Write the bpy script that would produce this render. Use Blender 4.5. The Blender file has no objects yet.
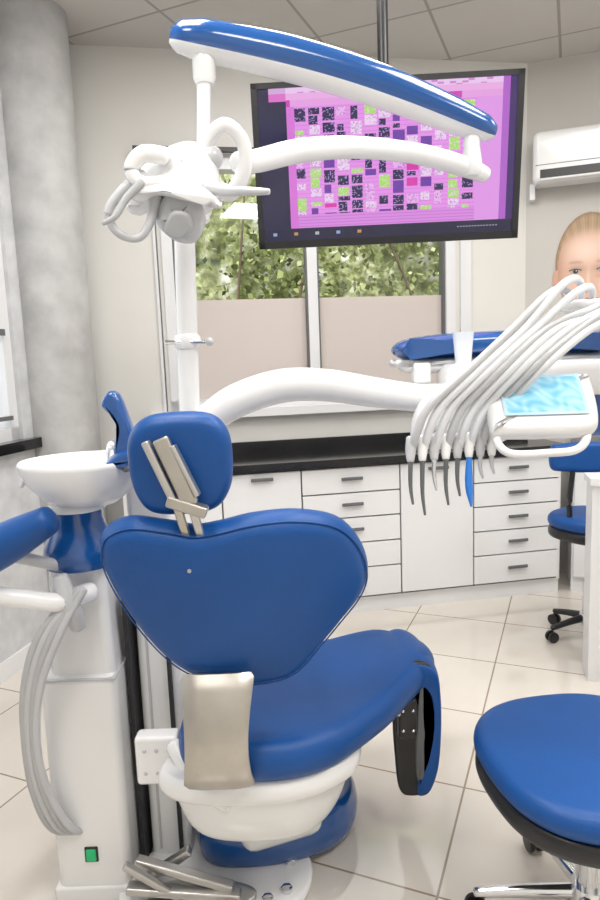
import bpy, bmesh, math, random
from mathutils import Matrix, Vector
random.seed(7)
sc=bpy.context.scene
COL=sc.collection
G=None; GI=None
# ---------------------------------------------------------------- materials
def mat(name,col,rough=0.5,metal=0.0,spec=0.5,coat=0.0,noise=0.0,nscale=8.0,bump=0.0,bscale=60.0,emit=None,es=0.0):
    m=bpy.data.materials.new(name); m.use_nodes=True
    nt=m.node_tree; b=nt.nodes['Principled BSDF']
    b.inputs['Base Color'].default_value=(*col,1)
    b.inputs['Roughness'].default_value=rough
    b.inputs['Metallic'].default_value=metal
    b.inputs['Specular IOR Level'].default_value=spec
    b.inputs['Coat Weight'].default_value=coat
    tc=nt.nodes.new('ShaderNodeTexCoord')
    if noise>0:
        n=nt.nodes.new('ShaderNodeTexNoise'); n.inputs['Scale'].default_value=nscale; n.inputs['Detail'].default_value=6
        nt.links.new(tc.outputs['Object'],n.inputs['Vector'])
        r=nt.nodes.new('ShaderNodeValToRGB')
        r.color_ramp.elements[0].position=0.3; r.color_ramp.elements[1].position=0.7
        r.color_ramp.elements[0].color=(*[c*(1-noise) for c in col],1)
        r.color_ramp.elements[1].color=(*[min(1,c*(1+noise*0.5)) for c in col],1)
        nt.links.new(n.outputs['Fac'],r.inputs['Fac']); nt.links.new(r.outputs['Color'],b.inputs['Base Color'])
    if bump>0:
        n2=nt.nodes.new('ShaderNodeTexNoise'); n2.inputs['Scale'].default_value=bscale
        nt.links.new(tc.outputs['Object'],n2.inputs['Vector'])
        bp=nt.nodes.new('ShaderNodeBump'); bp.inputs['Strength'].default_value=bump; bp.inputs['Distance'].default_value=0.01
        nt.links.new(n2.outputs['Fac'],bp.inputs['Height']); nt.links.new(bp.outputs['Normal'],b.inputs['Normal'])
    if emit:
        b.inputs['Emission Color'].default_value=(*emit,1); b.inputs['Emission Strength'].default_value=es
    return m
def paintmat(name,rough=0.5,es=0.0):
    m=bpy.data.materials.new(name); m.use_nodes=True
    nt=m.node_tree; b=nt.nodes['Principled BSDF']
    a=nt.nodes.new('ShaderNodeVertexColor'); a.layer_name='Col'
    b.inputs['Roughness'].default_value=rough
    if es>0:
        b.inputs['Base Color'].default_value=(0.01,0.01,0.01,1)
        nt.links.new(a.outputs['Color'],b.inputs['Emission Color']); b.inputs['Emission Strength'].default_value=es
    else:
        nt.links.new(a.outputs['Color'],b.inputs['Base Color'])
    return m
def tilemat(name,col,line,size,rot,loc,mortar,rough,noise=0.06,spec=0.5,coat=0):
    m=bpy.data.materials.new(name); m.use_nodes=True
    nt=m.node_tree; b=nt.nodes['Principled BSDF']; b.inputs['Roughness'].default_value=rough
    b.inputs['Specular IOR Level'].default_value=spec
    b.inputs['Coat Weight'].default_value=coat; b.inputs['Coat Roughness'].default_value=.06
    tc=nt.nodes.new('ShaderNodeTexCoord'); mp=nt.nodes.new('ShaderNodeMapping')
    mp.inputs['Rotation'].default_value=(0,0,math.radians(rot)); mp.inputs['Location'].default_value=(*loc,0)
    nt.links.new(tc.outputs['Object'],mp.inputs['Vector'])
    br=nt.nodes.new('ShaderNodeTexBrick'); br.offset=0; br.squash=1
    br.inputs['Scale'].default_value=1; br.inputs['Brick Width'].default_value=size; br.inputs['Row Height'].default_value=size
    br.inputs['Mortar Size'].default_value=mortar; br.inputs['Mortar Smooth'].default_value=0.1
    br.inputs['Color1'].default_value=(*col,1); br.inputs['Color2'].default_value=(*[c*0.96 for c in col],1)
    br.inputs['Mortar'].default_value=(*line,1)
    nt.links.new(mp.outputs['Vector'],br.inputs['Vector'])
    n=nt.nodes.new('ShaderNodeTexNoise'); n.inputs['Scale'].default_value=3; n.inputs['Detail'].default_value=8
    nt.links.new(tc.outputs['Object'],n.inputs['Vector'])
    r=nt.nodes.new('ShaderNodeValToRGB'); r.color_ramp.elements[0].position=.35; r.color_ramp.elements[1].position=.65
    r.color_ramp.elements[0].color=(1-noise,1-noise*1.15,1-noise*1.4,1); r.color_ramp.elements[1].color=(1,1,1,1)
    nt.links.new(n.outputs['Fac'],r.inputs['Fac'])
    mx=nt.nodes.new('ShaderNodeMix'); mx.data_type='RGBA'; mx.blend_type='MULTIPLY'; mx.inputs[0].default_value=1
    nt.links.new(br.outputs['Color'],mx.inputs[6]); nt.links.new(r.outputs['Color'],mx.inputs[7])
    nt.links.new(mx.outputs[2],b.inputs['Base Color'])
    bp=nt.nodes.new('ShaderNodeBump'); bp.inputs['Strength'].default_value=0.3; bp.inputs['Distance'].default_value=0.002; bp.invert=True
    nt.links.new(br.outputs['Fac'],bp.inputs['Height']); nt.links.new(bp.outputs['Normal'],b.inputs['Normal'])
    return m
M_wall=mat('wall_paint',(.70,.69,.66),.6,noise=.03,nscale=2)
M_wallr=mat('wall_paint_beige',(.55,.53,.50),.6,noise=.03,nscale=2)
M_plaster=mat('plaster_grey',(.48,.48,.48),.6,noise=.20,nscale=7,bump=.35,bscale=16)
M_plaster2=mat('plaster_light',(.60,.61,.63),.55,noise=.16,nscale=10,bump=.35,bscale=20)
M_white=mat('white_plastic',(.80,.805,.81),.25,coat=.25)
M_whitem=mat('white_lacquer',(.78,.785,.795),.35)
M_grey=mat('light_grey_plastic',(.50,.51,.53),.3,coat=.3)
M_dgrey=mat('dark_grey_plastic',(.12,.125,.13),.4)
M_black=mat('black_plastic',(.012,.012,.014),.35)
M_blue=mat('blue_upholstery',(.005,.070,.275),.42,spec=.36,bump=.08,bscale=240,noise=.12,nscale=5)
M_blued=mat('blue_gloss_plastic',(.007,.078,.29),.18,coat=.6)
M_bluel=mat('blue_bright',(.03,.22,.75),.3)
M_steel=mat('brushed_steel',(.55,.54,.52),.34,metal=.9)
M_steelt=mat('champagne_metal',(.50,.475,.43),.34,metal=.9,noise=.06,nscale=30)
M_chrome=mat('chrome',(.75,.76,.78),.12,metal=1)
M_granite=mat('black_granite',(.012,.012,.014),.12,noise=.4,nscale=120)
M_hose=mat('grey_hose',(.42,.43,.44),.45)
M_hosew=mat('white_hose',(.70,.72,.75),.35)
M_frame=mat('window_frame_white',(.72,.73,.75),.35)
M_seam=mat('dark_seam',(.02,.02,.025),.6)
M_floor=tilemat('floor_tiles',(.70,.655,.595),(.30,.24,.17),.474,22.85,(.307,-2.032),.0035,.09,spec=.7,coat=.5)
M_ceil=tilemat('ceiling_tiles',(.60,.575,.55),(.36,.34,.32),.6,22.85,(.1,.05),.008,.7,noise=.02)
M_cup=mat('cup_plastic',(.75,.8,.85),.2)
M_green=mat('green_switch',(.01,.28,.10),.3,emit=(.02,.6,.2),es=.25)
M_trunk=mat('bark',(.16,.11,.08),.8)
M_ground=mat('garden_ground',(.35,.33,.25),.9)
M_light=mat('light_panel',(.9,.9,.9),.4,emit=(1,1,1),es=2)
def film():
    m=bpy.data.materials.new('frosted_film'); m.use_nodes=True; nt=m.node_tree
    for n in list(nt.nodes):
        if n.type=='BSDF_PRINCIPLED': nt.nodes.remove(n)
    o=[n for n in nt.nodes if n.type=='OUTPUT_MATERIAL'][0]
    d=nt.nodes.new('ShaderNodeBsdfDiffuse'); d.inputs[0].default_value=(.80,.745,.735,1)
    t=nt.nodes.new('ShaderNodeBsdfTranslucent'); t.inputs[0].default_value=(.95,.88,.87,1)
    mx=nt.nodes.new('ShaderNodeMixShader'); mx.inputs[0].default_value=.6
    nt.links.new(d.outputs[0],mx.inputs[1]); nt.links.new(t.outputs[0],mx.inputs[2]); nt.links.new(mx.outputs[0],o.inputs[0])
    return m
M_film=film()
def glass():
    m=bpy.data.materials.new('window_glass'); m.use_nodes=True; nt=m.node_tree
    for n in list(nt.nodes):
        if n.type=='BSDF_PRINCIPLED': nt.nodes.remove(n)
    o=[n for n in nt.nodes if n.type=='OUTPUT_MATERIAL'][0]
    d=nt.nodes.new('ShaderNodeBsdfTransparent'); t=nt.nodes.new('ShaderNodeBsdfGlossy'); t.inputs['Roughness'].default_value=.02
    mx=nt.nodes.new('ShaderNodeMixShader'); mx.inputs[0].default_value=.05
    nt.links.new(d.outputs[0],mx.inputs[1]); nt.links.new(t.outputs[0],mx.inputs[2]); nt.links.new(mx.outputs[0],o.inputs[0])
    return m
M_glass=glass()
def leafmat():
    m=bpy.data.materials.new('leaves'); m.use_nodes=True; nt=m.node_tree; b=nt.nodes['Principled BSDF']
    g=nt.nodes.new('ShaderNodeNewGeometry'); r=nt.nodes.new('ShaderNodeValToRGB')
    cr=r.color_ramp; cr.elements[0].color=(.10,.12,.04,1); cr.elements[1].color=(.62,.68,.36,1)
    e=cr.elements.new(.4); e.color=(.20,.25,.08,1)
    e=cr.elements.new(.75); e.color=(.36,.42,.15,1)
    nt.links.new(g.outputs['Random Per Island'],r.inputs['Fac']); nt.links.new(r.outputs['Color'],b.inputs['Base Color'])
    b.inputs['Roughness'].default_value=.8
    return m
M_leaf=leafmat()
def backmat():
    m=bpy.data.materials.new('foliage_mass'); m.use_nodes=True; nt=m.node_tree; b=nt.nodes['Principled BSDF']
    tc=nt.nodes.new('ShaderNodeTexCoord'); n=nt.nodes.new('ShaderNodeTexNoise'); n.inputs['Scale'].default_value=4.5; n.inputs['Detail'].default_value=4; n.inputs['Roughness'].default_value=.6
    nt.links.new(tc.outputs['Object'],n.inputs['Vector'])
    r=nt.nodes.new('ShaderNodeValToRGB'); c=r.color_ramp; c.elements[0].position=.36; c.elements[1].position=.66
    c.elements[0].color=(.12,.13,.06,1); c.elements[1].color=(.92,.93,.86,1)
    e=c.elements.new(.46); e.color=(.24,.27,.10,1); e=c.elements.new(.56); e.color=(.50,.53,.30,1)
    nt.links.new(n.outputs['Fac'],r.inputs['Fac']); nt.links.new(r.outputs['Color'],b.inputs['Base Color']); b.inputs['Roughness'].default_value=.9
    return m
M_back=backmat()
# ---------------------------------------------------------------- helpers
def group(name,loc=(0,0,0),M=None):
    global G,GI
    e=bpy.data.objects.new(name,None); e.empty_display_size=.1; COL.objects.link(e)
    if M is None: M=Matrix.Translation(Vector(loc))
    e.matrix_world=M; G=e; GI=M.inverted(); return e
def endgroup():
    global G,GI
    G=None; GI=None
def add(name,verts,faces,m,smooth=True,M=None):
    me=bpy.data.meshes.new(name); me.from_pydata([tuple(v) for v in verts],[],faces); me.update()
    bm=bmesh.new(); bm.from_mesh(me); bmesh.ops.recalc_face_normals(bm,faces=bm.faces); bm.to_mesh(me); bm.free()
    if smooth:
        for p in me.polygons: p.use_smooth=True
    if m: me.materials.append(m)
    o=bpy.data.objects.new(name,me); COL.objects.link(o)
    MM=M if M is not None else Matrix.Identity(4)
    if G: o.parent=G; o.matrix_parent_inverse=GI
    o.matrix_basis=MM
    return o
def XF(loc,rz=0,rx=0,ry=0):
    return Matrix.Translation(Vector(loc))@Matrix.Rotation(math.radians(rz),4,'Z')@Matrix.Rotation(math.radians(rx),4,'X')@Matrix.Rotation(math.radians(ry),4,'Y')
def box(name,size,loc,m,rz=0,rx=0,ry=0,bev=0.0,seg=3,M=None,taper=None):
    x,y,z=[s/2 for s in size]
    t=taper or (1,1)
    v=[(-x,-y,-z),(x,-y,-z),(x,y,-z),(-x,y,-z),(-x*t[0],-y*t[1],z),(x*t[0],-y*t[1],z),(x*t[0],y*t[1],z),(-x*t[0],y*t[1],z)]
    f=[(0,3,2,1),(4,5,6,7),(0,1,5,4),(1,2,6,5),(2,3,7,6),(3,0,4,7)]
    MM=XF(loc,rz,rx,ry)
    if M is not None: MM=M@MM
    o=add(name,v,f,m,smooth=bev>0,M=MM)
    if bev>0:
        b=o.modifiers.new('bev','BEVEL'); b.width=bev; b.segments=seg; b.limit_method='NONE'
        o.modifiers.new('wn','WEIGHTED_NORMAL')
    return o
def multibox(name,boxes,m,M):
    V=[];F=[]
    for (x0,x1,y0,y1,z0,z1) in boxes:
        n=len(V)
        V+=[(x0,y0,z0),(x1,y0,z0),(x1,y1,z0),(x0,y1,z0),(x0,y0,z1),(x1,y0,z1),(x1,y1,z1),(x0,y1,z1)]
        F+=[tuple(n+i for i in f) for f in [(0,3,2,1),(4,5,6,7),(0,1,5,4),(1,2,6,5),(2,3,7,6),(3,0,4,7)]]
    return add(name,V,F,m,smooth=False,M=M)
def cr(P,n,closed=False):
    P=[Vector(p) for p in P]; out=[]; N=len(P)
    rng=N if closed else N-1
    for i in range(rng):
        if closed: a,b,c,d=P[(i-1)%N],P[i],P[(i+1)%N],P[(i+2)%N]
        else:
            b,c=P[i],P[i+1]; a=P[i-1] if i>0 else b*2-c; d=P[i+2] if i+2<N else c*2-b
        for k in range(n):
            t=k/n
            out.append(0.5*((2*b)+(c-a)*t+(2*a-5*b+4*c-d)*t*t+(3*b-a-3*c+d)*t**3))
    if not closed: out.append(P[-1])
    return out
def sweep(name,pts,rad,m,seg=14,sub=8,asp=1.0,up=(0,0,1),closed=False,cap=True):
    n=len(pts)
    if not isinstance(rad,(list,tuple)): rad=[rad]*n
    P4=cr([(*p,) for p in pts],sub,closed)
    R=[v[0] for v in cr([(r,0,0) for r in rad],sub,closed)]
    N=len(P4); up=Vector(up); V=[];F=[]
    rings=[]
    for i,p in enumerate(P4):
        if closed: t=P4[(i+1)%N]-P4[i-1]
        else: t=P4[min(i+1,N-1)]-P4[max(i-1,0)]
        t.normalize()
        s=t.cross(up)
        if s.length<1e-3: s=t.cross(Vector((0,1,0)))
        s.normalize(); u=s.cross(t).normalized()
        rings.append((p,t,s,u,max(R[i],1e-4)))
    if cap and not closed:
        p,t,s,u,r=rings[0]; ext0=[(p-t*r*.5*math.sin(a),t,s,u,r*math.cos(a)) for a in (1.45,1.0,.5)]
        p,t,s,u,r=rings[-1]; ext1=[(p+t*r*.5*math.sin(a),t,s,u,r*math.cos(a)) for a in (.5,1.0,1.45)]
        rings=ext0+rings+ext1
    for (p,t,s,u,r) in rings:
        for k in range(seg):
            a=2*math.pi*k/seg; V.append(p+s*(r*asp*math.cos(a))+u*(r*math.sin(a)))
    L=len(rings)
    for i in range(L if closed else L-1):
        j=(i+1)%L
        for k in range(seg):
            k2=(k+1)%seg; F.append((i*seg+k,i*seg+k2,j*seg+k2,j*seg+k))
    if not closed:
        F.append(tuple(range(seg))); F.append(tuple((L-1)*seg+k for k in range(seg)))
    return add(name,V,F,m)
def lathe(name,prof,loc,m,seg=40,M=None,sx=1,sy=1):
    V=[];F=[]
    for (r,z) in prof:
        for k in range(seg):
            a=2*math.pi*k/seg; V.append((r*math.cos(a)*sx,r*math.sin(a)*sy,z))
    for i in range(len(prof)-1):
        for k in range(seg):
            k2=(k+1)%seg; F.append((i*seg+k,i*seg+k2,(i+1)*seg+k2,(i+1)*seg+k))
    F.append(tuple(range(seg))); F.append(tuple((len(prof)-1)*seg+k for k in range(seg)))
    MM=Matrix.Translation(Vector(loc))
    if M is not None: MM=MM@M
    o=add(name,V,F,m,M=MM)
    es=o.modifiers.new('es','EDGE_SPLIT'); es.split_angle=math.radians(50)
    return o
def pillow(name,outline,thick,edge,m,M=None,dome=0.0,bend=None,sub=6,front_scale=1.0):
    O=[Vector((p.x,p.y)) for p in cr([(a,b,0) for a,b in outline],sub,True)]
    N=len(O); c=sum(O,Vector((0,0)))/N
    area=sum(O[i].x*O[(i+1)%N].y-O[(i+1)%N].x*O[i].y for i in range(N))
    sg=1 if area>0 else -1
    nrm=[]
    for i in range(N):
        t=(O[(i+1)%N]-O[i-1]).normalized(); nrm.append(Vector((-t.y,t.x))*sg)
    rings=[]
    K=6
    for s in (.15,.4,.65,.85):
        rings.append((edge,s,-thick/2-dome*(1-s*s)))
    for k in range(K*2+1):
        a=-math.pi/2+math.pi*k/(K*2)
        rings.append((edge*(1-math.cos(a)),1.0,thick/2*math.sin(a)))
    for s in (.85,.65,.4,.15):
        rings.append((edge,s,thick/2+dome*(1-s*s)))
    V=[];F=[]
    for (ins,s,y) in rings:
        for i in range(N):
            q=O[i]+nrm[i]*ins; q=c+(q-c)*s
            fs=1+(front_scale-1)*(y/thick+.5)
            q=c+(q-c)*fs
            v=Vector((q.x,y,q.y))
            if bend: v=bend(v)
            V.append(v)
    for i in range(len(rings)-1):
        for k in range(N):
            k2=(k+1)%N; F.append((i*N+k,i*N+k2,(i+1)*N+k2,(i+1)*N+k))
    F.append(tuple(range(N))); F.append(tuple((len(rings)-1)*N+k for k in range(N)))
    return add(name,V,F,m,M=M)
def ellip(name,r,loc,m,rz=0,rx=0,ry=0):
    V=[];F=[];A=24;B=14
    for i in range(B+1):
        th=math.pi*(i+.001)/(B+.002)
        for k in range(A):
            a=2*math.pi*k/A
            V.append((r[0]*math.sin(th)*math.cos(a),r[1]*math.sin(th)*math.sin(a),r[2]*math.cos(th)))
    for i in range(B):
        for k in range(A):
            k2=(k+1)%A; F.append((i*A+k,i*A+k2,(i+1)*A+k2,(i+1)*A+k))
    F.append(tuple(range(A))); F.append(tuple(B*A+k for k in range(A)))
    return add(name,V,F,m,M=XF(loc,rz,rx,ry))
def painted(name,w,h,nx,ny,fn,m,M):
    V=[];F=[];C=[]
    for j in range(ny+1):
        for i in range(nx+1):
            V.append((-w/2+w*i/nx,0,-h/2+h*j/ny))
    for j in range(ny):
        for i in range(nx):
            c=fn(-w/2+w*(i+.5)/nx,-h/2+h*(j+.5)/ny)
            if c is None: continue
            n=j*(nx+1)+i; F.append((n,n+1,n+nx+2,n+nx+1)); C.append(c)
    me=bpy.data.meshes.new(name); me.from_pydata(V,[],F); me.update()
    ca=me.color_attributes.new('Col','FLOAT_COLOR','CORNER')
    for p,c in zip(me.polygons,C):
        for li in p.loop_indices: ca.data[li].color=(*c,1)
    me.materials.append(m)
    o=bpy.data.objects.new(name,me); COL.objects.link(o)
    if G: o.parent=G; o.matrix_parent_inverse=GI
    o.matrix_basis=M
    return o
FLAT=lambda z: Matrix(((1,0,0,0),(0,0,1,0),(0,1,0,z),(0,0,0,1)))
# ================================================================ ROOM
CH=3.15
add('floor',[(-3,-1.6,0),(4.4,-1.6,0),(4.4,4.9,0),(-3,4.9,0),(-3,-1.6,-.1),(4.4,-1.6,-.1),(4.4,4.9,-.1),(-3,4.9,-.1)],
    [(0,1,2,3),(7,6,5,4),(0,4,5,1),(1,5,6,2),(2,6,7,3),(3,7,4,0)],M_floor,smooth=False)
add('ceiling',[(-3,-1.6,CH),(4.4,-1.6,CH),(4.4,4.9,CH),(-3,4.9,CH),(-3,-1.6,CH+.1),(4.4,-1.6,CH+.1),(4.4,4.9,CH+.1),(-3,4.9,CH+.1)],
    [(3,2,1,0),(4,5,6,7),(0,1,5,4),(1,2,6,5),(2,3,7,6),(3,0,4,7)],M_ceil,smooth=False)
MB=XF((-1.6,3.678,0),9.65)
WL,WR,WM=.869,2.634,1.737; WZ0,WZ1=1.16,2.58
multibox('wall_back',[(0,WL,0,.15,0,CH),(WR,3.104,0,.15,0,CH),(WL,WR,0,.15,0,WZ0),(WL,WR,0,.15,WZ1,CH)],M_wall,MB)
MR=XF((1.46,4.198,0),-19.05)
multibox('wall_right',[(0,2.4,0,.15,0,CH)],M_wallr,MR)
multibox('wall_east',[(0,.15,-4.75,0,0,CH)],M_wall,XF((3.70,3.43,0)))
multibox('wall_rear',[(-2.5,3.85,-.15,0,0,CH)],M_wall,XF((0,-1.2,0)))
ML=XF((-2.38,-1.2,0),76.85)
multibox('wall_left',[(0,2.6,0,.15,0,CH),(4.5,5.05,0,.15,0,CH),(2.6,4.5,0,.15,0,1.07),(2.6,4.5,0,.15,2.6,CH)],M_plaster2,ML)
multibox('baseboard_left',[(0,4.75,-.012,0,0,.09)],M_whitem,ML)
multibox('trim_1',[(2.6,4.62,-.05,.15,1.05,1.10)],M_granite,ML)
group('window_1',M=MB)
fr=[(WL,WL+.06,-.01,.09,WZ0,WZ1),(WR-.06,WR,-.01,.09,WZ0,WZ1),(WL,WR,-.01,.09,WZ0,WZ0+.06),(WL,WR,-.01,.09,WZ1-.06,WZ1),(WM-.03,WM+.03,.0,.07,WZ0,WZ1)]
multibox('frame',fr,M_frame,MB)
multibox('sash_lines',[(WL+.06,WL+.072,0.01,.08,WZ0+.06,WZ1-.06),(WM-.04,WM-.03,.0,.05,WZ0+.06,WZ1-.06),(WM+.03,WM+.04,.0,.05,WZ0+.06,WZ1-.06),(WR-.072,WR-.06,.01,.08,WZ0+.06,WZ1-.06)],M_dgrey,MB)
multibox('frosted_film',[(WL+.06,WM-.03,.045,.048,WZ0+.06,1.80),(WM+.03,WR-.06,.045,.048,WZ0+.06,1.80)],M_film,MB)
multibox('glass',[(WL+.06,WR-.06,.055,.06,WZ0+.06,WZ1-.06)],M_glass,MB)
multibox('outer_casing',[(WL-.045,WL-.03,-.012,.0,WZ0-.02,WZ1),(WR+.03,WR+.1,-.02,0,WZ0-.02,WZ1+.02)],M_frame,MB)
multibox('casing_shadow_gap',[(WL-.03,WL-.022,-.010,.0,WZ0-.02,WZ1)],M_dgrey,MB)
endgroup()
group('curtain_rail',M=MB)
multibox('rail',[(WL-.12,WR+.12,-.06,-.035,2.60,2.625)],M_black,MB)
multibox('brackets',[(WL-.1,WL-.08,-.06,0,2.6,2.625),(WR+.08,WR+.1,-.06,0,2.6,2.625)],M_black,MB)
endgroup()
multibox('trim_2',[(WL-.12,WR+.12,-.06,.02,WZ0-.05,WZ0-.0)],M_whitem,MB)
group('window_2',M=ML)
multibox('frame',[(2.6,2.66,.02,.1,1.1,2.6),(4.44,4.5,.02,.1,1.1,2.6),(3.52,3.58,.02,.1,1.1,2.6),(4.1,4.14,.02,.1,1.1,2.6),(2.6,4.5,.02,.1,1.1,1.16),(2.6,4.5,.02,.1,2.54,2.6)],M_frame,ML)
multibox('latch',[(4.30,4.44,.0,.02,1.60,1.63),(4.30,4.44,.0,.02,1.2,1.22)],M_dgrey,ML)
multibox('glass',[(2.66,4.44,.055,.06,1.16,2.54)],M_glass,ML)
endgroup()
lathe('structural_column',[(.185,0),(.185,CH)],(-1.245,3.42,0),M_plaster,seg=64)
def lamp(x,y,p,sz=.75,col=(1,.965,.92)):
    group('ceiling_light_panel',(x,y,CH))
    box('panel',(sz,sz,.012),(x,y,CH-.006),M_light)
    multibox('rim',[(-sz/2-.02,sz/2+.02,-sz/2-.02,-sz/2,-.015,0),(-sz/2-.02,sz/2+.02,sz/2,sz/2+.02,-.015,0),(-sz/2-.02,-sz/2,-sz/2,sz/2,-.015,0),(sz/2,sz/2+.02,-sz/2,sz/2,-.015,0)],M_whitem,XF((x,y,CH)))
    l=bpy.data.lights.new('lamp','AREA'); l.shape='SQUARE'; l.size=sz; l.energy=p; l.color=col
    o=bpy.data.objects.new('lamp',l); COL.objects.link(o); o.parent=G; o.matrix_parent_inverse=GI; o.matrix_basis=Matrix.Translation((x,y,CH-.02))
    endgroup()
for (x,y,p) in [(-.7,.3,17),(.9,.3,17),(-.5,1.7,15),(1.3,2.0,16),(.3,2.75,11),(2.6,1.0,15),(2.6,2.6,8)]: lamp(x,y,p*1.6)
w=bpy.data.worlds.new('World'); sc.world=w; w.use_nodes=True
bg=w.node_tree.nodes['Background']; bg.inputs[0].default_value=(.92,.96,1,1); bg.inputs[1].default_value=1.8
s=bpy.data.lights.new('sun','SUN'); s.energy=3.2; s.angle=.05; s.color=(1,.96,.88)
so=bpy.data.objects.new('sun',s); COL.objects.link(so); so.rotation_euler=(math.radians(42),0,math.radians(-12))
add('garden_ground',[(-9,5.0,-.05),(10,5.0,-.05),(10,14,-.05),(-9,14,-.05)],[(0,1,2,3)],M_ground,smooth=False)
group('garden_hedge',(0.5,6.5,0))
V=[];F=[]
for i in range(15000):
    x=random.uniform(-3.0,3.6); y=random.uniform(6.2,7.3); z=random.uniform(1.2,4.4)
    if math.sin(x*2.3+1)*math.sin(z*2.1+x)+random.uniform(-.7,.7)>.35: continue
    a=Vector((random.gauss(0,1),random.gauss(0,1),random.gauss(0,1))).normalized()
    b=a.cross(Vector((random.gauss(0,1),random.gauss(0,1),random.gauss(0,1)))).normalized()
    L=random.uniform(.05,.09); W=L*.4; p=Vector((x,y,z)); n=len(V)
    V+=[p,p+a*L*.5+b*W,p+a*L,p+a*L*.5-b*W]; F.append((n,n+1,n+2,n+3))
add('leaves',V,F,M_leaf,smooth=False)
V=[];F=[];nx,nz=60,36
for j in range(nz+1):
    for i in range(nx+1):
        x=-4+8.6*i/nx; z=-.1+4.9*j/nz
        V.append((x,7.5+.22*math.sin(x*3+z)*math.sin(z*4)+random.uniform(-.04,.04),z))
for j in range(nz):
    for i in range(nx):
        n=j*(nx+1)+i; F.append((n,n+1,n+nx+2,n+nx+1))
add('foliage_mass',V,F,M_back)
for i in range(9):
    x=random.uniform(-3,4); y=random.uniform(6.3,6.9)
    sweep('stem_%d'%i,[(x,y,-.1),(x+random.uniform(-.2,.2),y,1.5),(x+random.uniform(-.6,.6),y,3.4)],[.02,.015,.008],M_trunk,seg=8,sub=5)
endgroup()
# ================================================================ CABINETS
MC=XF((1.52,3.71,0),9.62)
CL=-2.48
group('base_cabinet',M=MC)
multibox('carcass',[(CL,0,.02,.43,.08,.85)],M_whitem,MC)
multibox('plinth',[(CL,0,.03,.42,0,.08)],M_whitem,MC)
def front(x0,x1,z0,z1,nm,hw=.12):
    g=.004
    box(nm,(x1-x0-2*g,.02,z1-z0-2*g),((x0+x1)/2,.01,(z0+z1)/2),M_whitem,bev=.002,seg=1,M=MC)
    hz=z1-.035 if z1-z0>.3 else (z0+z1)/2+.01
    xc=(x0+x1)/2
    box(nm+'_handle',(hw,.012,.018),(xc,-.02,hz),M_dgrey,bev=.003,seg=1,M=MC)
    box(nm+'_handle_post',(hw*.9,.02,.006),(xc,-.008,hz),M_chrome,M=MC)
def stack(x0,x1):
    zs=[.10,.27,.415,.56,.70,.845]
    for i in range(5): front(x0,x1,zs[i],zs[i+1],'drawer')
stack(-.55,-.02); front(-.985,-.55,.10,.845,'door'); stack(-1.54,-.985); front(-1.97,-1.54,.10,.845,'door'); front(CL+.02,-1.97,.10,.845,'door')
multibox('gap_backing',[(CL+.02,-.02,.0195,.021,.09,.85)],M_dgrey,MC)
endgroup()
multibox('countertop',[(CL,.02,-.03,.455,.855,.895),(CL,.02,.435,.455,.895,.96)],M_granite,MC)
MC2=XF((1.56,3.71,0),-19.05)
group('side_cabinet',M=MC2)
multibox('carcass',[(.02,1.2,.03,.40,.0,.85)],M_whitem,MC2)
multibox('door_fronts',[(.03,.42,.008,.029,.1,.845),(.43,.82,.008,.029,.1,.845)],M_whitem,MC2)
multibox('top',[(0.03,1.2,.0,.40,.855,.895)],M_granite,MC2)
endgroup()
# ================================================================ AIR CONDITIONER
group('air_conditioner',M=MR)
box('body',(.88,.19,.29),(.475,-.100,2.555),M_white,bev=.035,seg=5,M=MR)
multibox('louvre_slot',[(.075,.875,-.197,-.188,2.430,2.480)],M_black,MR)
box('flap',(.80,.03,.012),(.475,-.20,2.425),M_white,rx=20,bev=.004,M=MR)
multibox('panel_line',[(.05,.90,-.1965,-.19,2.505,2.509)],M_dgrey,MR)
multibox('pipe_cover',[(.02,.05,-.08,-.0,2.34,2.43)],M_white,MR)
endgroup()
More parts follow.
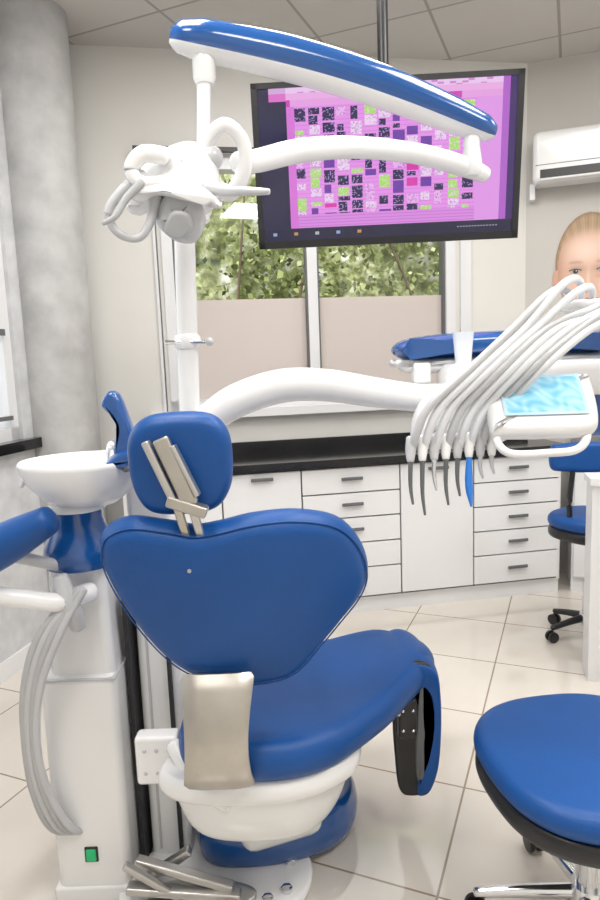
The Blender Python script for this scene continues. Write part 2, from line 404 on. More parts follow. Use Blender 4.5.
# ================================================================ WALL DECAL OF A CHILD
def sm(a,b,x):
    t=max(0,min(1,(x-a)/(b-a))); return t*t*(3-2*t)
def lerp(a,b,t): return tuple(a[i]+(b[i]-a[i])*t for i in range(3))
def blob(x,z,cx,cz,rx,rz): return math.exp(-(((x-cx)/rx)**2+((z-cz)/rz)**2))
def child(x,z):
    z=z-.06
    skin=(.70,.45,.34); hair=(.32,.21,.12); shirt=(.015,.10,.36)
    rx=.178*(1-.22*sm(-.05,-.32,z))
    e_face=(x/rx)**2+((z/.31)**2 if z<0 else (z/.33)**2)
    e_hair=(x/.192)**2+((z-.04)/.305)**2
    neck=abs(x)<.085 and -.42<z<-.2
    body=(z<-.36-.5*max(0,abs(x)-.08)) and z>-.62 and abs(x)<.36
    ear=((abs(x)-.182)/.026)**2+((z+.04)/.055)**2<1
    c=None
    if body:
        c=lerp(shirt,(.03,.18,.5),.5+.2*math.sin(x*20+z*9))
        if z>-.42 and abs(x)<.10: c=skin
    if neck: c=lerp(skin,(.40,.20,.13),.5)
    if e_hair<1 and z>-.06:
        st=.5+.2*math.sin(math.atan2(x,z+.2)*60)+.2*math.sin(math.atan2(x,z+.15)*173+z*9)
        c=lerp(hair,(.48,.34,.21),st); c=lerp(c,(.22,.13,.07),sm(.8,1,e_hair)*.6)
    if ear: c=lerp(skin,(.55,.26,.19),.5)
    hl=.235-1.9*x*x
    if e_face<1 and z<hl+.045:
        f=skin
        f=lerp(f,(.46,.25,.17),sm(.40,1.0,e_face)*.75)
        f=lerp(f,(.90,.70,.60),.75*blob(x,z,-.02,.12,.10,.075))
        f=lerp(f,(.84,.60,.50),.5*max(blob(x,z,-.095,-.085,.05,.04),blob(x,z,.095,-.085,.05,.04)))
        f=lerp(f,(.74,.38,.31),.35*max(blob(x,z,-.105,-.12,.045,.04),blob(x,z,.105,-.12,.045,.04)))
        ex=abs(x)-.078
        f=lerp(f,(.36,.20,.14),.6*blob(ex,z,-.01,.014,.05,.026))
        f=lerp(f,(.44,.25,.18),.5*blob(ex,z,0,-.032,.038,.012))
        f=lerp(f,(.34,.21,.14),.5*math.exp(-((z-(.055-1.8*(ex)**2))/.010)**2)*sm(.055,.02,abs(ex)))
        if (ex/.032)**2+(z/(.0125))**2<1:
            f=(.42,.38,.36)
            d=math.hypot(ex+.002,z)
            if d<.0145: f=(.05,.06,.07)
            if d<.007: f=(.01,.01,.01)
            if math.hypot(ex+.006,z-.004)<.003: f=(.8,.8,.8)
            if z>.006: f=lerp(f,(.08,.05,.04),.7)
        elif abs(z-(.0135-6*ex*ex))<.0045 and abs(ex)<.036: f=(.12,.07,.05)
        f=lerp(f,(.90,.70,.60),.5*blob(x,z,-.004,-.055,.010,.05))
        f=lerp(f,(.86,.64,.54),.5*blob(x,z,0,-.100,.016,.014))
        f=lerp(f,(.44,.22,.15),.6*blob(abs(x),z,.034,-.108,.008,.018))
        f=lerp(f,(.26,.10,.07),.85*blob(abs(x),z,.014,-.122,.009,.006))
        mz=z-(-.185+2.6*x*x)
        if abs(x)<.072 and abs(mz)<.020*(1-(x/.075)**2)+.003:
            f=(.50,.17,.15)
            if abs(x)<.056 and -.009<mz<.008: f=(.78,.76,.72)
        t=sm(hl-.045,hl+.045,z)
        c=lerp(f,c if c else f,t)
    return c
group('child_wall_decal',M=MR)
painted('printed_figure',.72,1.12,260,400,child,paintmat('decal_print',.45),MR@XF((.262+.105,-.004,1.845)))
endgroup()
# ================================================================ TELEVISION
MT=XF((.372,2.6,2.165),-2.5,8)@Matrix.Scale(.925,4)
group('ceiling_mounted_television',(.383,2.6,2.17))
box('housing',(1.09,.05,.635),(0,.03,0),M_black,bev=.008,M=MT)
multibox('bezel',[(-.545,.545,-.006,.01,-.318,-.288),(-.545,.545,-.006,.01,.296,.318),(-.545,-.520,-.006,.01,-.318,.318),(.520,.545,-.006,.01,-.318,.318)],M_black,MT)
random.seed(5)
NX,NY=260,146
cols={}
for c in range(13):
    y=2; L=[]
    while y<118:
        h=random.choice([4,6,8,9,12]); k=random.choice(['w','w','w','b','k','k','k','g','g','n'] if c not in (2,8) else ['k','n','k','w','p','b','k'])
        L.append((y,y+h,k,random.choice([5,7,9,9,10]))); y+=h+random.choice([1,1,2,5,8])
    cols[c]=L
def hs(i,j):
    v=math.sin(i*12.9898+j*78.233)*43758.5453; return v-math.floor(v)
def screen(x,z):
    i=int((x+.527)/1.054*NX); j=int((.300-z)/.592*NY)
    if j>=NY-12:
        if j==NY-12: return (.02,.015,.06)
        if i%11<4 and 10<i<110 and NY-8<=j<=NY-6 and (i//11)%2: return [(.3,.4,.7),(.6,.3,.1),(.5,.5,.5)][(i//22)%3]
        if 200<i<244 and j==NY-7 and i%3: return (.35,.35,.45)
        return (.010,.010,.045)
    if i<30:
        if j<14 and i>12: return (.74,.16,.60) if j>6 else (.66,.40,.72)
        return (.014,.011,.055)
    if i>250: return (.05,.02,.14)
    if i>243: return (.45,.12,.60)
    if j<7: return (.84,.58,.88) if hs(i//6,j//2)>.25 else (.6,.25,.62)
    if j<13: return (.84,.42,.80)
    if j<19: return (.62,.05,.48) if (i//17)%5==1 else (.80,.36,.78)
    if i<38: return (.70,.18,.70)
    c=(i-38)//14; f=(i-38)%14
    base=(.80,.30,.82)
    if i>218: return (.76,.32,.82)
    if j>120: return (.72,.26,.76) if j%3 else (.58,.2,.68)
    if c<13 and f<12:
        for (y0,y1,k,wd) in cols[c]:
            if y0+19<=j<y1+19 and f<wd+2:
                if k=='w': return (.86,.66,.90) if hs(i,j)>.25 else (.60,.34,.66)
                if k=='b': return (.84,.46,.86) if hs(i,j)>.2 else (.5,.2,.62)
                if k=='k': return (.02,.012,.08) if hs(i,j)>.15 else (.40,.26,.60)
                if k=='n': return (.16,.04,.38)
                if k=='g': return (.42,.74,.16) if hs(i,j)>.2 else (.76,.70,.70)
                if k=='p': return (.72,.04,.42)
    return base if j%4 else (.72,.24,.76)
painted('screen',1.054,.592,NX,NY,screen,paintmat('screen_emission',.2,es=.92),MT@XF((0,-.001,.004)))
box('mount_plate',(.24,.04,.24),(0,.07,.0),M_black,M=MT)
box('mount_arm',(.05,.14,.05),(.0,.13,.1),M_black,M=MT)
sweep('ceiling_pole',[(.39,2.78,2.1),(.39,2.78,2.6),(.39,2.78,3.13)],.022,M_black)
lathe('ceiling_flange',[(.07,3.125),(.07,3.15)],(.39,2.78,0),M_black)
endgroup()
# ================================================================ DENTAL LIGHT
group('dental_operating_light',(-.30,1.9,1.2))
sweep('post_lower',[(-.320,1.9,1.22),(-.312,1.9,1.5),(-.300,1.9,1.86)],[.030,.030,.029],M_white,seg=24)
sweep('post_upper',[(-.262,1.9,1.84),(-.245,1.9,1.95),(-.232,1.9,2.07),(-.222,1.9,2.24)],[.034,.024,.019,.020],M_white,seg=20)
ellip('post_joint',(.055,.045,.05),(-.275,1.9,1.87),M_white)
lathe('post_collar',[(.034,-.02),(.038,-.01),(.038,.01),(.034,.02)],(-.312,1.9,1.50),M_white)
sweep('collar_pin',[(-.37,1.87,1.50),(-.25,1.87,1.497)],.006,M_chrome,seg=8,sub=2)
ellip('collar_knob',(.012,.012,.012),(-.245,1.87,1.497),M_grey)
lathe('arm_hub',[(.024,-.06),(.031,-.045),(.031,.02),(.026,.04)],(-.222,1.9,2.25),M_white)
def arm():
    A=Vector((-.305,1.87,2.305)); B=Vector((.650,2.17,2.118))
    d=(B-A); L=d.length; t=d.normalized(); s=t.cross(Vector((0,0,1))).normalized(); u=s.cross(t)
    V=[];F=[];mi=[];SG=32
    prof=[(0,.012,.02),(.02,.045,.038),(.08,.060,.050),(.3,.066,.058),(.6,.064,.058),(.85,.056,.050),(.96,.048,.040),(.99,.034,.026),(1,.012,.01)]
    def pr(q):
        for a,b in zip(prof,prof[1:]):
            if a[0]<=q<=b[0]:
                k=(q-a[0])/(b[0]-a[0]); return a[1]+(b[1]-a[1])*k,a[2]+(b[2]-a[2])*k
        return prof[-1][1:]
    qs=[0,.005,.012,.025,.05,.08]+[.08+.8*i/24 for i in range(1,25)]+[.90,.93,.96,.975,.99,.997,1]
    for q in qs:
        w,h=pr(q); p=A+d*q+Vector((0,0,1))*(.035*math.sin(math.pi*q))
        for k in range(SG):
            a=2*math.pi*k/SG; cx=math.cos(a); sz=math.sin(a)
            cx=math.copysign(abs(cx)**.75,cx)
            zz=h*sz if sz>0 else h*.85*sz
            V.append(p+s*(w*cx)+u*zz)
    for i in range(len(qs)-1):
        for k in range(SG):
            k2=(k+1)%SG; F.append((i*SG+k,i*SG+k2,(i+1)*SG+k2,(i+1)*SG+k))
            am=(k+.5)/SG*2*math.pi; mi.append(0 if math.sin(am)>-.75 else 1)
    F.append(tuple(range(SG))); F.append(tuple((len(qs)-1)*SG+k for k in range(SG))); mi+=[0,0]
    me=bpy.data.meshes.new('spring_arm'); me.from_pydata([tuple(v) for v in V],[],F); me.update()
    me.materials.append(M_blued); me.materials.append(M_white)
    for p,m_ in zip(me.polygons,mi): p.material_index=m_; p.use_smooth=True
    bm=bmesh.new(); bm.from_mesh(me); bmesh.ops.recalc_face_normals(bm,faces=bm.faces); bm.to_mesh(me); bm.free()
    o=bpy.data.objects.new('spring_arm',me); COL.objects.link(o); o.parent=G; o.matrix_parent_inverse=GI
arm()
lathe('elbow_joint',[(.020,-.13),(.028,-.12),(.031,-.09),(.026,-.05),(.024,0)],(.575,2.15,2.12),M_white)
sweep('lower_arm',[(.63,2.2,2.005),(.56,2.16,2.02),(.40,2.06,2.034),(.20,1.95,2.028),(.04,1.83,1.99),(-.08,1.75,1.945),(-.13,1.71,1.93)],[.024,.031,.030,.030,.031,.029,.026],M_white,seg=20)
def hp(a,b,y=1.65): return (-.267+a,y,1.856+b)   # lamp head local frame
def H(u,v,y=1.65): return hp((u-180)*.00242,(190-v)*.00245,y)
sweep('yoke_ring',[H(208,148,1.66),H(228,132,1.64),H(245,146,1.66),H(244,172,1.68),H(228,190,1.70),H(210,178,1.69)],[.018,.016,.017,.019,.021,.021],M_white,closed=True)
pillow('head_shell',[(-.14,-.045),(-.10,.022),(-.03,.068),(.05,.080),(.095,.03),(.10,-.04),(.06,-.085),(.0,-.075),(-.06,-.060),(-.12,-.075)],.13,.055,M_white,M=XF(H(178,178,1.67),-12,12),dome=.018)
pillow('head_wing',[(-.10,-.012),(-.06,.024),(.02,.034),(.09,.012),(.13,-.026),(.06,-.022),(-.02,-.012),(-.07,-.030)],.07,.022,M_white,M=XF(H(172,196,1.60),-8,8,8),dome=.01)
pillow('reflector_housing',[(-.060,-.01),(-.02,.05),(.05,.04),(.062,-.02),(.03,-.070),(-.02,-.062)],.11,.045,M_grey,M=XF(H(178,212,1.65),-5,20),dome=.012)
pillow('lens_cover',[(-.035,-.02),(-.01,.025),(.028,.02),(.032,-.015),(.0,-.04)],.02,.008,M_hose,M=XF(H(180,226,1.590),0,30))
sweep('grab_handle_a',[H(150,182,1.60),H(128,196,1.59),H(114,216,1.58),H(122,234,1.59),H(140,238,1.60),H(152,222,1.61),H(158,198,1.62)],[.018,.013,.010,.010,.010,.011,.016],M_grey)
sweep('grab_handle_c',[H(150,190,1.57),H(134,206,1.56),H(124,222,1.55),H(112,228,1.55)],[.010,.009,.007,.005],M_hose)
sweep('grab_handle_b',[H(172,165,1.59),H(152,164,1.58),H(140,176,1.58),H(146,188,1.58),H(168,192,1.58)],[.020,.020,.018,.016,.016],M_white)
sweep('side_lever',[H(205,192,1.62),H(230,198,1.60),H(252,201,1.58),H(270,203,1.57)],[.015,.012,.010,.007],M_grey)
ellip('pivot_cap',(.028,.028,.028),H(213,160,1.66),M_grey)
endgroup()
# ================================================================ DENTAL CHAIR
group('dental_chair',(-.05,1.65,0))
OB=[(-.305,.115),(-.292,.18),(-.23,.214),(-.145,.208),(-.092,.198),(-.035,.205),(.035,.216),(.127,.210),(.22,.173),(.276,.104),(.30,.023),(.283,-.035),(.23,-.092),(.175,-.15),(.122,-.205),(.058,-.22),(-.046,-.21),(-.122,-.18),(-.184,-.127),(-.24,-.046),(-.28,.035)]
def bendB(v):
    v=v.copy(); v.y+=.75*(v.x+.05)**2+.15*v.z*v.z; return v
MBk=XF((-.142,1.40,.900),4,14)
pillow('backrest',OB,.09,.034,M_blue,M=MBk,dome=.006,bend=bendB)
PB=[]
for p_ in cr([(a*.975,b*.965,0) for a,b in OB],3,True):
    v=bendB(Vector((p_.x,-.034,p_.y))); PB.append(MBk@v)
sweep('backrest_piping',[tuple(v) for v in PB],.0018,M_blue,seg=6,sub=2,closed=True,up=(0,1,0))
lathe('back_button',[(.0045,0),(.004,.002)],(-.238,1.297,1.014),M_steel,M=Matrix.Rotation(math.radians(90),4,'X'),seg=16)
HR=[(-.112,.0),(-.106,.062),(-.07,.102),(.0,.112),(.07,.104),(.104,.066),(.110,.0),(.100,-.062),(.066,-.104),(.0,-.114),(-.07,-.106),(-.102,-.064)]
pillow('headrest',HR,.07,.026,M_blue,M=XF((-.255,1.38,1.228),2,8),dome=.003)
pillow('headrest_pad',[(x*.9,z*.9) for x,z in HR],.04,.018,M_blue,M=XF((-.262,1.430,1.235),2,8))
def bar(nm,p,q,w,t,m):
    p=Vector(p);q=Vector(q); d=q-p; L=d.length
    c=(p+q)/2
    zz=-d.normalized(); yy=Vector((0,1,0)); yy=(yy-zz*yy.dot(zz)).normalized(); xx=yy.cross(zz)
    R=Matrix(((xx.x,yy.x,zz.x,c.x),(xx.y,yy.y,zz.y,c.y),(xx.z,yy.z,zz.z,c.z),(0,0,0,1)))
    o=add(nm,[(a*w/2,b*t/2,e*L/2) for a,b,e in [(-1,-1,-1),(1,-1,-1),(1,1,-1),(-1,1,-1),(-1,-1,1),(1,-1,1),(1,1,1),(-1,1,1)]],[(0,3,2,1),(4,5,6,7),(0,1,5,4),(1,2,6,5),(2,3,7,6),(3,0,4,7)],m,M=R)
    b=o.modifiers.new('b','BEVEL'); b.width=min(w,t)*.25; b.segments=2; o.modifiers.new('wn','WEIGHTED_NORMAL')
    return o
bar('headrest_bar_a',(-.314,1.315,1.285),(-.258,1.31,1.150),.016,.03,M_steel)
bar('headrest_bar_b',(-.284,1.315,1.290),(-.228,1.31,1.150),.034,.022,M_steelt)
bar('headrest_bar_c',(-.258,1.312,1.275),(-.212,1.308,1.17),.010,.03,M_steel)
bar('headrest_slide_a',(-.262,1.315,1.165),(-.246,1.335,1.075),.018,.016,M_steelt)
bar('headrest_slide_b',(-.230,1.315,1.160),(-.216,1.335,1.075),.018,.016,M_steel)
box('headrest_clamp',(.085,.035,.024),(-.236,1.31,1.148),M_steelt,ry=20,bev=.005)
SO=[(-.33,1.53),(-.30,1.42),(-.20,1.375),(-.06,1.37),(.06,1.42),(.18,1.545),(.28,1.67),(.35,1.77),(.385,1.88),(.35,1.97),(.25,2.01),(.10,1.97),(-.06,1.90),(-.22,1.77),(-.31,1.65)]
def bendS(v):
    v=v.copy(); q=(v.x*.8+(v.z-1.65)*.6)
    v.y+= .012*sm(.10,.34,q) - .02*sm(.36,.46,q)-.014*math.exp(-(((v.x-.05)/.16)**2+((v.z-1.66)/.14)**2))
    return v
pillow('seat_cushion',SO,.10,.04,M_blue,M=FLAT(.515),dome=.003,bend=bendS)
US=[(-.31,1.52),(-.28,1.44),(-.16,1.41),(-.02,1.43),(.06,1.52),(.08,1.64),(.02,1.76),(-.08,1.80),(-.22,1.72)]
pillow('seat_undershell',US,.19,.03,M_white,M=FLAT(.375),front_scale=1.20,sub=6)
pillow('undershell_rim',[(-.37,1.50),(-.34,1.41),(-.20,1.375),(-.02,1.39),(.10,1.47),(.13,1.58),(.10,1.72),(-.04,1.80),(-.25,1.72)],.06,.018,M_white,M=FLAT(.440))
ellip('undershell_plug',(.009,.005,.012),(-.045,1.418,.37),M_black)
def strap():
    P=cr([(-.205,1.372,.745),(-.205,1.340,.70),(-.208,1.318,.62),(-.210,1.322,.54),(-.212,1.352,.485)],6)
    V=[];F=[]
    for i,p in enumerate(P):
        t=(P[min(i+1,len(P)-1)]-P[max(i-1,0)]).normalized(); n=Vector((1,0,0)).cross(t).normalized()
        wd=.076+.006*math.cos(i/len(P)*6)
        if i in (0,len(P)-1): wd-=.006
        for sx in (-1,-.92,-.5,.5,.92,1):
            for off in (1,-1):
                k=.006 if abs(sx)<.95 else .003
                q=p+Vector((sx*wd,.010*sx*sx,0))+n*off*k
                V.append(q)
    W=12
    loop=[0,2,4,6,8,10,11,9,7,5,3,1]
    for i in range(len(P)-1):
        for k in range(W):
            a=loop[k];b=loop[(k+1)%W]; F.append((i*W+a,i*W+b,(i+1)*W+b,(i+1)*W+a))
    F.append(tuple(loop)); F.append(tuple((len(P)-1)*W+a for a in loop))
    o=add('backrest_strap',V,F,M_steelt); es=o.modifiers.new('es','EDGE_SPLIT'); es.split_angle=math.radians(35)
strap()
LR=[(.262,.560),(.30,.592),(.345,.590),(.385,.555),(.396,.47),(.396,.36),(.385,.25),(.355,.175),(.310,.165),(.300,.21),(.330,.30),(.345,.40),(.335,.49),(.290,.515)]
def bendL(v):
    v=v.copy(); v.x-=.09*(v.y+.12); return v
pillow('legrest_cushion',[(x-.008,z-.014) for x,z in LR],.26,.018,M_blue,M=XF((.0,1.865,0)),bend=bendL)
SP=[(.285,.560),(.33,.575),(.37,.560),(.386,.51),(.390,.42),(.382,.28),(.358,.175),(.30,.160),(.272,.19),(.262,.30),(.258,.40),(.262,.50),(.27,.535)]
pillow('legrest_side_plate',[(x-.026,z) for x,z in SP],.022,.008,M_black,M=XF((.005,1.735,0),3))
pillow('legrest_side_inlay',[(.30,.24),(.305,.45),(.32,.53),(.336,.53),(.342,.45),(.336,.25),(.315,.21)],.026,.008,M_dgrey,M=XF((.000,1.731,0),3))
box('legrest_hinge',(.055,.03,.12),(.275,1.72,.42),M_black,rz=5,bev=.01)
for dz in (-.03,.03):
    for dx in (-.014,.014):
        ellip('hinge_screw',(.005,.005,.005),(.275+dx,1.703,.42+dz),M_chrome)
sweep('hinge_rod',[(.20,1.70,.455),(.25,1.70,.445)],.009,M_chrome,seg=10,sub=2)
PL=[(-.54,1.60),(-.50,1.51),(-.38,1.47),(-.2,1.475),(-.06,1.52),(-.01,1.62),(-.04,1.72),(-.2,1.78),(-.4,1.78),(-.50,1.70)]
pillow('floor_plate',PL,.03,.01,M_white,M=FLAT(.016))
BL=[(-.34,1.72),(-.28,1.64),(-.1,1.64),(.06,1.70),(.13,1.80),(.12,1.92),(.0,2.02),(-.2,2.02),(-.32,1.92)]
pillow('base_cover',BL,.13,.03,M_blued,M=FLAT(.085))
box('lift_arm',(.24,.22,.30),(-.12,1.74,.24),M_white,rz=20,rx=-8,bev=.04)
bar('scissor_link_a',(-.50,1.54,.075),(-.20,1.53,.05),.022,.035,M_steel)
bar('scissor_link_b',(-.48,1.57,.13),(-.22,1.54,.065),.022,.03,M_steel)
bar('scissor_link_c',(-.46,1.60,.05),(-.34,1.60,.13),.022,.03,M_steel)
bar('scissor_link_d',(-.50,1.53,.15),(-.36,1.53,.05),.018,.02,M_steel)
pillow('scissor_plate',[(-.44,1.50),(-.30,1.49),(-.18,1.51),(-.17,1.56),(-.30,1.60),(-.42,1.58)],.02,.005,M_steel,M=FLAT(.04))
for x,y in ((-.08,1.56),(-.07,1.66),(-.13,1.53)):
    lathe('plate_bolt',[(.016,.03),(.016,.042),(.010,.046)],(x,y,0),M_chrome,seg=6)
box('warning_label',(.03,.002,.02),(-.23,1.485,.052),mat('red_label',(.5,.03,.03),.5),rx=-60)
box('side_bracket',(.11,.05,.13),(-.385,1.52,.46),M_white,bev=.012)
for dx in (-.03,.0,.03):
    for dz in (-.03,.03):
        ellip('bracket_hole',(.005,.004,.005),(-.385+dx,1.495,.46+dz),M_grey)
sweep('front_link',[(-.34,1.5,.50),(-.28,1.44,.44),(-.20,1.40,.41)],.022,M_white)
pillow('armrest_pad',[(-.02,.10),(.0,.13),(.025,.12),(.045,.06),(.06,.0),(.03,-.03),(-.0,-.02),(.012,.04),(.0,.07)],.05,.012,M_blued,M=XF((-.45,1.56,1.25),0),sub=5)
pillow('armrest_base',[(-.07,-.02),(-.03,.015),(.05,.02),(.1,.0),(.06,-.03),(-.03,-.035)],.09,.015,M_blued,M=XF((-.40,1.56,1.225),0))
sweep('left_armrest',[(-.92,1.50,.93),(-.80,1.50,.985),(-.70,1.50,1.035),(-.60,1.50,1.085)],[.05,.052,.05,.035],M_blue,seg=20,asp=1.1)
sweep('left_armrest_support',[(-.72,1.52,1.0),(-.62,1.58,.95),(-.58,1.62,.93)],.015,M_grey)
endgroup()
# ---- spittoon tower
group('dental_spittoon_unit',(-.6,1.7,0))
box('tower_lower',(.20,.27,.64),(-.600,1.715,.33),M_white,bev=.025)
box('tower_upper',(.17,.24,.34),(-.590,1.715,.79),M_white,bev=.025,taper=(.85,.85))
box('tower_foot',(.215,.28,.05),(-.6,1.715,.025),M_white,bev=.008)
box('door_line',(.202,.272,.004),(-.6,1.715,.64),M_grey)
box('seam_a',(.012,.10,.80),(-.488,1.72,.42),M_seam)
box('rear_column',(.12,.18,1.16),(-.415,1.80,.58),M_white,bev=.02)
box('seam_b',(.010,.02,.80),(-.385,1.705,.45),M_seam)
box('seam_c',(.006,.004,.80),(-.445,1.708,.45),M_grey)
box('power_switch',(.026,.012,.034),(-.600,1.578,.145),M_green,bev=.003)
box('power_switch_frame',(.036,.008,.044),(-.600,1.580,.145),M_black,bev=.003)
lathe('neck_blue',[(.092,.0),(.098,.02),(.092,.05),(.070,.09),(.062,.12),(.062,.16)],(-.585,1.66,.93),M_blued)
lathe('neck_ring',[(.070,0),(.074,.01),(.070,.02)],(-.585,1.66,1.075),M_white)
BP=[(.03,-.075),(.07,-.07),(.105,-.045),(.135,-.01),(.150,.03),(.152,.038),(.148,.044),(.140,.040),(.125,.005),(.09,-.03),(.04,-.05),(.005,-.055)]
lathe('bowl',BP,(-.545,1.62,1.168),M_white,sx=1.05,sy=.95,seg=56)
sweep('bowl_spout',[(-.68,1.60,1.19),(-.70,1.60,1.15)],[.012,.006],M_white)
sweep('cup_filler',[(-.50,1.66,1.18),(-.49,1.66,1.235),(-.47,1.64,1.245),(-.455,1.62,1.225)],.007,M_chrome,seg=10)
sweep('bowl_rinser',[(-.44,1.56,1.205),(-.42,1.53,1.195),(-.40,1.51,1.20)],.007,M_dgrey,seg=10)
sweep('suction_holder',[(-.745,1.50,.905),(-.68,1.50,.895),(-.60,1.52,.875),(-.55,1.60,.87)],[.022,.022,.024,.026],M_white)
sweep('suction_clamp',[(-.60,1.54,.93),(-.58,1.53,.86),(-.57,1.55,.80)],[.02,.026,.02],M_grey)
for i in range(4):
    o=.016*i
    sweep('suction_hose_%d'%i,[(-.545-o*.2,1.535,.90),(-.60-o,1.50,.80),(-.66-o*.8,1.50,.66),(-.685-o*.6,1.51,.50),(-.675-o*.8,1.53,.36),(-.64-o,1.56,.24),(-.62,1.60,.20)],[.012,.010,.010,.010,.010,.010,.010],M_hose if i%2 else M_grey,seg=10)
endgroup()
# ---- delivery unit
group('dental_delivery_unit',(.5,1.75,1.3))
sweep('swing_arm',[(-.33,1.88,1.22),(-.27,1.90,1.27),(-.18,1.91,1.325),(-.05,1.92,1.362),(.08,1.92,1.360),(.22,1.90,1.335),(.35,1.86,1.315),(.44,1.82,1.31)],[.040,.046,.050,.050,.048,.044,.040,.04],M_white,seg=24)
box('arm_hub_block',(.10,.12,.10),(-.36,1.86,1.17),M_white,bev=.03)
box('arm_end_hub',(.09,.10,.09),(.40,1.84,1.31),M_white,bev=.025)
box('hub_button_box',(.05,.05,.06),(.36,1.90,1.385),M_whitem,bev=.008)
BT=[(-.31,-.012),(-.295,.022),(-.20,.040),(.0,.046),(.22,.042),(.30,.03),(.33,-.01),(.28,-.03),(.0,-.034),(-.24,-.034)]
pillow('top_cover',BT,.20,.06,M_blued,M=XF((.60,1.97,1.455),-3),dome=.005)
pillow('top_cover_base',[(-.29,-.015),(-.27,.015),(.3,.015),(.31,-.02),(.0,-.03),(-.24,-.03)],.19,.02,M_white,M=XF((.60,1.97,1.412),-3))
box('rear_block',(.18,.12,.20),(.88,1.93,1.28),M_blued,bev=.03)
box('unit_core',(.50,.18,.10),(.66,1.86,1.36),M_white,bev=.03)
lathe('plastic_cup',[(.022,0),(.026,.05),(.030,.09),(.031,.092),(.028,.09),(.020,.004)],(.475,1.87,1.405),M_cup)
pillow('instrument_console',[(-.12,-.06),(-.10,.04),(-.02,.10),(.08,.12),(.14,.06),(.14,-.05),(.05,-.075),(-.06,-.08)],.16,.04,M_white,M=XF((.42,1.73,1.265),-6,-10))
for i in range(8):
    f=i/7
    x1=.275+.215*f; x0=.655+.20*f
    y1=1.58+.05*f; zt=1.575+.03*math.sin(i*1.3)
    sweep('instrument_hose_%d'%i,[(x0+.10,1.84,1.50),(x0+.06,1.72,zt-.005),(x0-.02,1.63,zt+.005-.01*i),(x0-.13,1.60,1.49),(x0-.23-.02*f,1.58,1.405),(x1+.045,y1-.005,1.315),(x1+.012,y1,1.25),(x1,y1+.02,1.19)],[.008,.009,.010,.010,.011,.011,.011,.010],M_hosew if i%3 else M_grey,seg=12)
    L=[.11,.14,.08,.12,.10,.13,.06,.05][i]
    tm=[M_dgrey,M_dgrey,M_chrome,M_dgrey,M_dgrey,M_bluel,M_grey,M_grey][i]
    sweep('handpiece_grip_%d'%i,[(x1,y1+.015,1.235),(x1-.002,y1+.01,1.205),(x1-.004,y1,1.180)],[.012,.013,.009],M_white if i%2 else M_grey,seg=12,sub=4)
    sweep('handpiece_tip_%d'%i,[(x1-.004,y1,1.185),(x1-.006,y1-.006,1.185-L*.6),(x1-.002,y1-.015,1.185-L)],[.0065,.005 if i!=5 else .010,.003],tm,seg=10,sub=4)
box('hose_yoke',(.22,.04,.03),(.80,1.72,1.55),M_white,rz=-8,bev=.012)
MP=XF((.602,1.60,1.325),-4,-44)
pillow('control_panel_body',[(-.135,-.08),(-.13,.068),(-.11,.083),(.0,.086),(.12,.083),(.135,.06),(.128,-.05),(.10,-.095),(-.0,-.10),(-.11,-.096)],.055,.02,M_white,M=MP@XF((0,.03,0)),sub=4)
def mat_pat(x,z):
    if abs(x)>.092 or abs(z)>.056: return (.45,.64,.78)
    v=math.sin(x*90+2*math.sin(z*80+x*60))*math.sin(z*120+2*math.sin(x*70))
    t=.5+.5*v
    return lerp((.16,.50,.72),(.42,.70,.82),t)
painted('silicone_mat',.200,.128,100,64,mat_pat,paintmat('mat_print',.35),MP@XF((-.0,-.002,.006)))
sweep('front_handle',[(.485,1.60,1.25),(.48,1.55,1.215),(.51,1.535,1.195),(.59,1.53,1.195),(.66,1.535,1.20),(.695,1.56,1.23),(.705,1.62,1.29)],[.010,.010,.010,.010,.010,.011,.012],M_white)
endgroup()
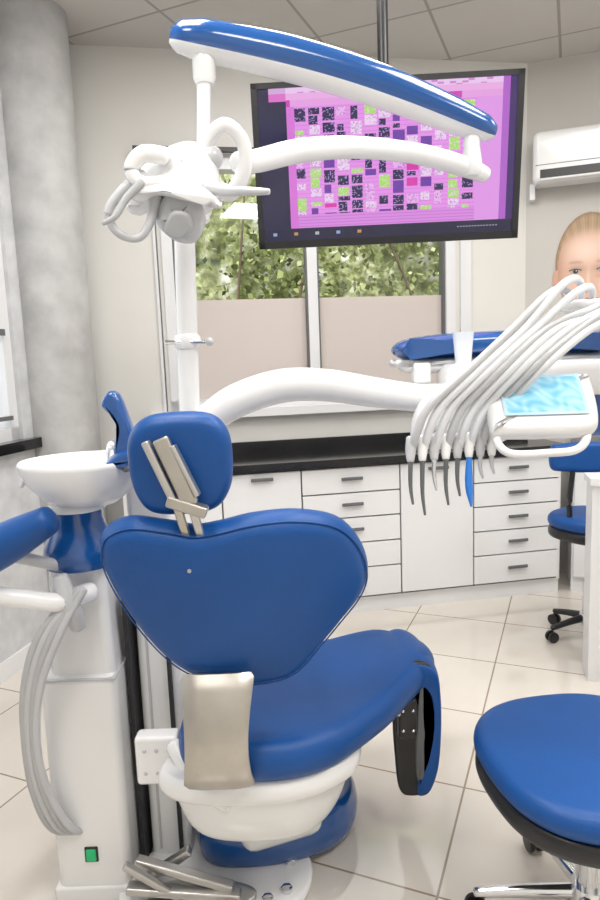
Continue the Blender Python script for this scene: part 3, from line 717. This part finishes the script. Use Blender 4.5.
# ================================================================ STOOLS
def stool(name,cx,cy,h,r,rot=0,back=False,rr=.27,off=18):
    group(name,(cx,cy,0))
    o=[(r*math.copysign(abs(math.cos(a))**.8,math.cos(a)),r*math.copysign(abs(math.sin(a))**.8,math.sin(a))) for a in [i*math.pi/8+.2 for i in range(16)]]
    Ms=Matrix.Translation((cx,cy,0))@Matrix.Rotation(math.radians(rot),4,'Z')
    def P(z): return Ms@FLAT(z)
    pillow('seat_pad',o,.07,.035,M_blue,M=P(h-.037),dome=.004)
    pillow('seat_pan',[(x*.985,y*.985) for x,y in o],.05,.012,M_black,M=P(h-.092))
    lathe('gas_column',[(.03,.12),(.03,.28),(.018,.285),(.018,h-.11)],(cx,cy,0),M_chrome)
    lathe('hub',[(.045,.07),(.05,.09),(.04,.13)],(cx,cy,0),M_chrome)
    for k in range(5):
        a=math.radians(rot+72*k+off); d=Vector((math.cos(a),math.sin(a),0)); c=Vector((cx,cy,0))
        sweep('leg_%d'%k,[c+d*.03+Vector((0,0,.105)),c+d*rr*.6+Vector((0,0,.09)),c+d*rr+Vector((0,0,.072))],[.02,.016,.013],M_chrome if not back else M_black,seg=10)
        t=Vector((-d.y,d.x,0))
        for sgn in (-1,1):
            lathe('caster_%d'%k,[(.012,-.008),(.026,-.007),(.028,0),(.026,.007),(.012,.008)],c+d*rr+t*.014*sgn+Vector((0,0,.028)),M_black,seg=20,M=Matrix.Rotation(a,4,'Z')@Matrix.Rotation(math.radians(90),4,'X'))
    if back:
        sweep('back_stem',[(cx,cy,h-.12),(cx-.10,cy-.04,h-.10),(cx-.13,cy-.06,h+.05),(cx-.11,cy-.05,h+.26)],.013,M_black)
        pillow('back_pad',[(-.13,-.05),(-.13,.05),(-.07,.065),(.08,.07),(.15,.05),(.16,-.06),(.08,-.08),(-.07,-.07)],.06,.025,M_blue,M=XF((cx-.09,cy-.05,h+.29),0))
    endgroup()
stool('operator_stool',.672,1.44,.50,.262,rot=8)
stool('operator_stool',1.41,3.10,.64,.185,rot=30,back=True,rr=.20)
MD=XF((1.215,2.66,0),-14)
group('side_desk',M=MD)
multibox('cabinet_body',[(0,1.0,0,.13,0,.87)],M_whitem,MD)
multibox('worktop',[(-.01,1.02,-.015,.14,.87,.90)],M_whitem,MD)
multibox('door_gap',[(.33,.334,-.002,.0,.05,.85),(.66,.664,-.002,.0,.05,.85)],M_dgrey,MD)
endgroup()
# ================================================================ CAMERA
p=math.radians(8.0); r=.038
X=Vector((1,0,0)); U=Vector((0,math.sin(p),math.cos(p))); Fw=Vector((0,math.cos(p),-math.sin(p)))
rc=X*math.cos(r)-U*math.sin(r); uc=X*math.sin(r)+U*math.cos(r)
Mx=Matrix(((rc.x,uc.x,-Fw.x,0),(rc.y,uc.y,-Fw.y,0),(rc.z,uc.z,-Fw.z,1.44),(0,0,0,1)))
cd=bpy.data.cameras.new('camera'); cd.sensor_fit='VERTICAL'; cd.sensor_height=36; cd.lens=26; cd.clip_start=.02
co=bpy.data.objects.new('camera',cd); COL.objects.link(co); co.matrix_world=Mx; sc.camera=co
sc.view_settings.view_transform='Standard'; sc.view_settings.look='None'; sc.view_settings.exposure=0.0
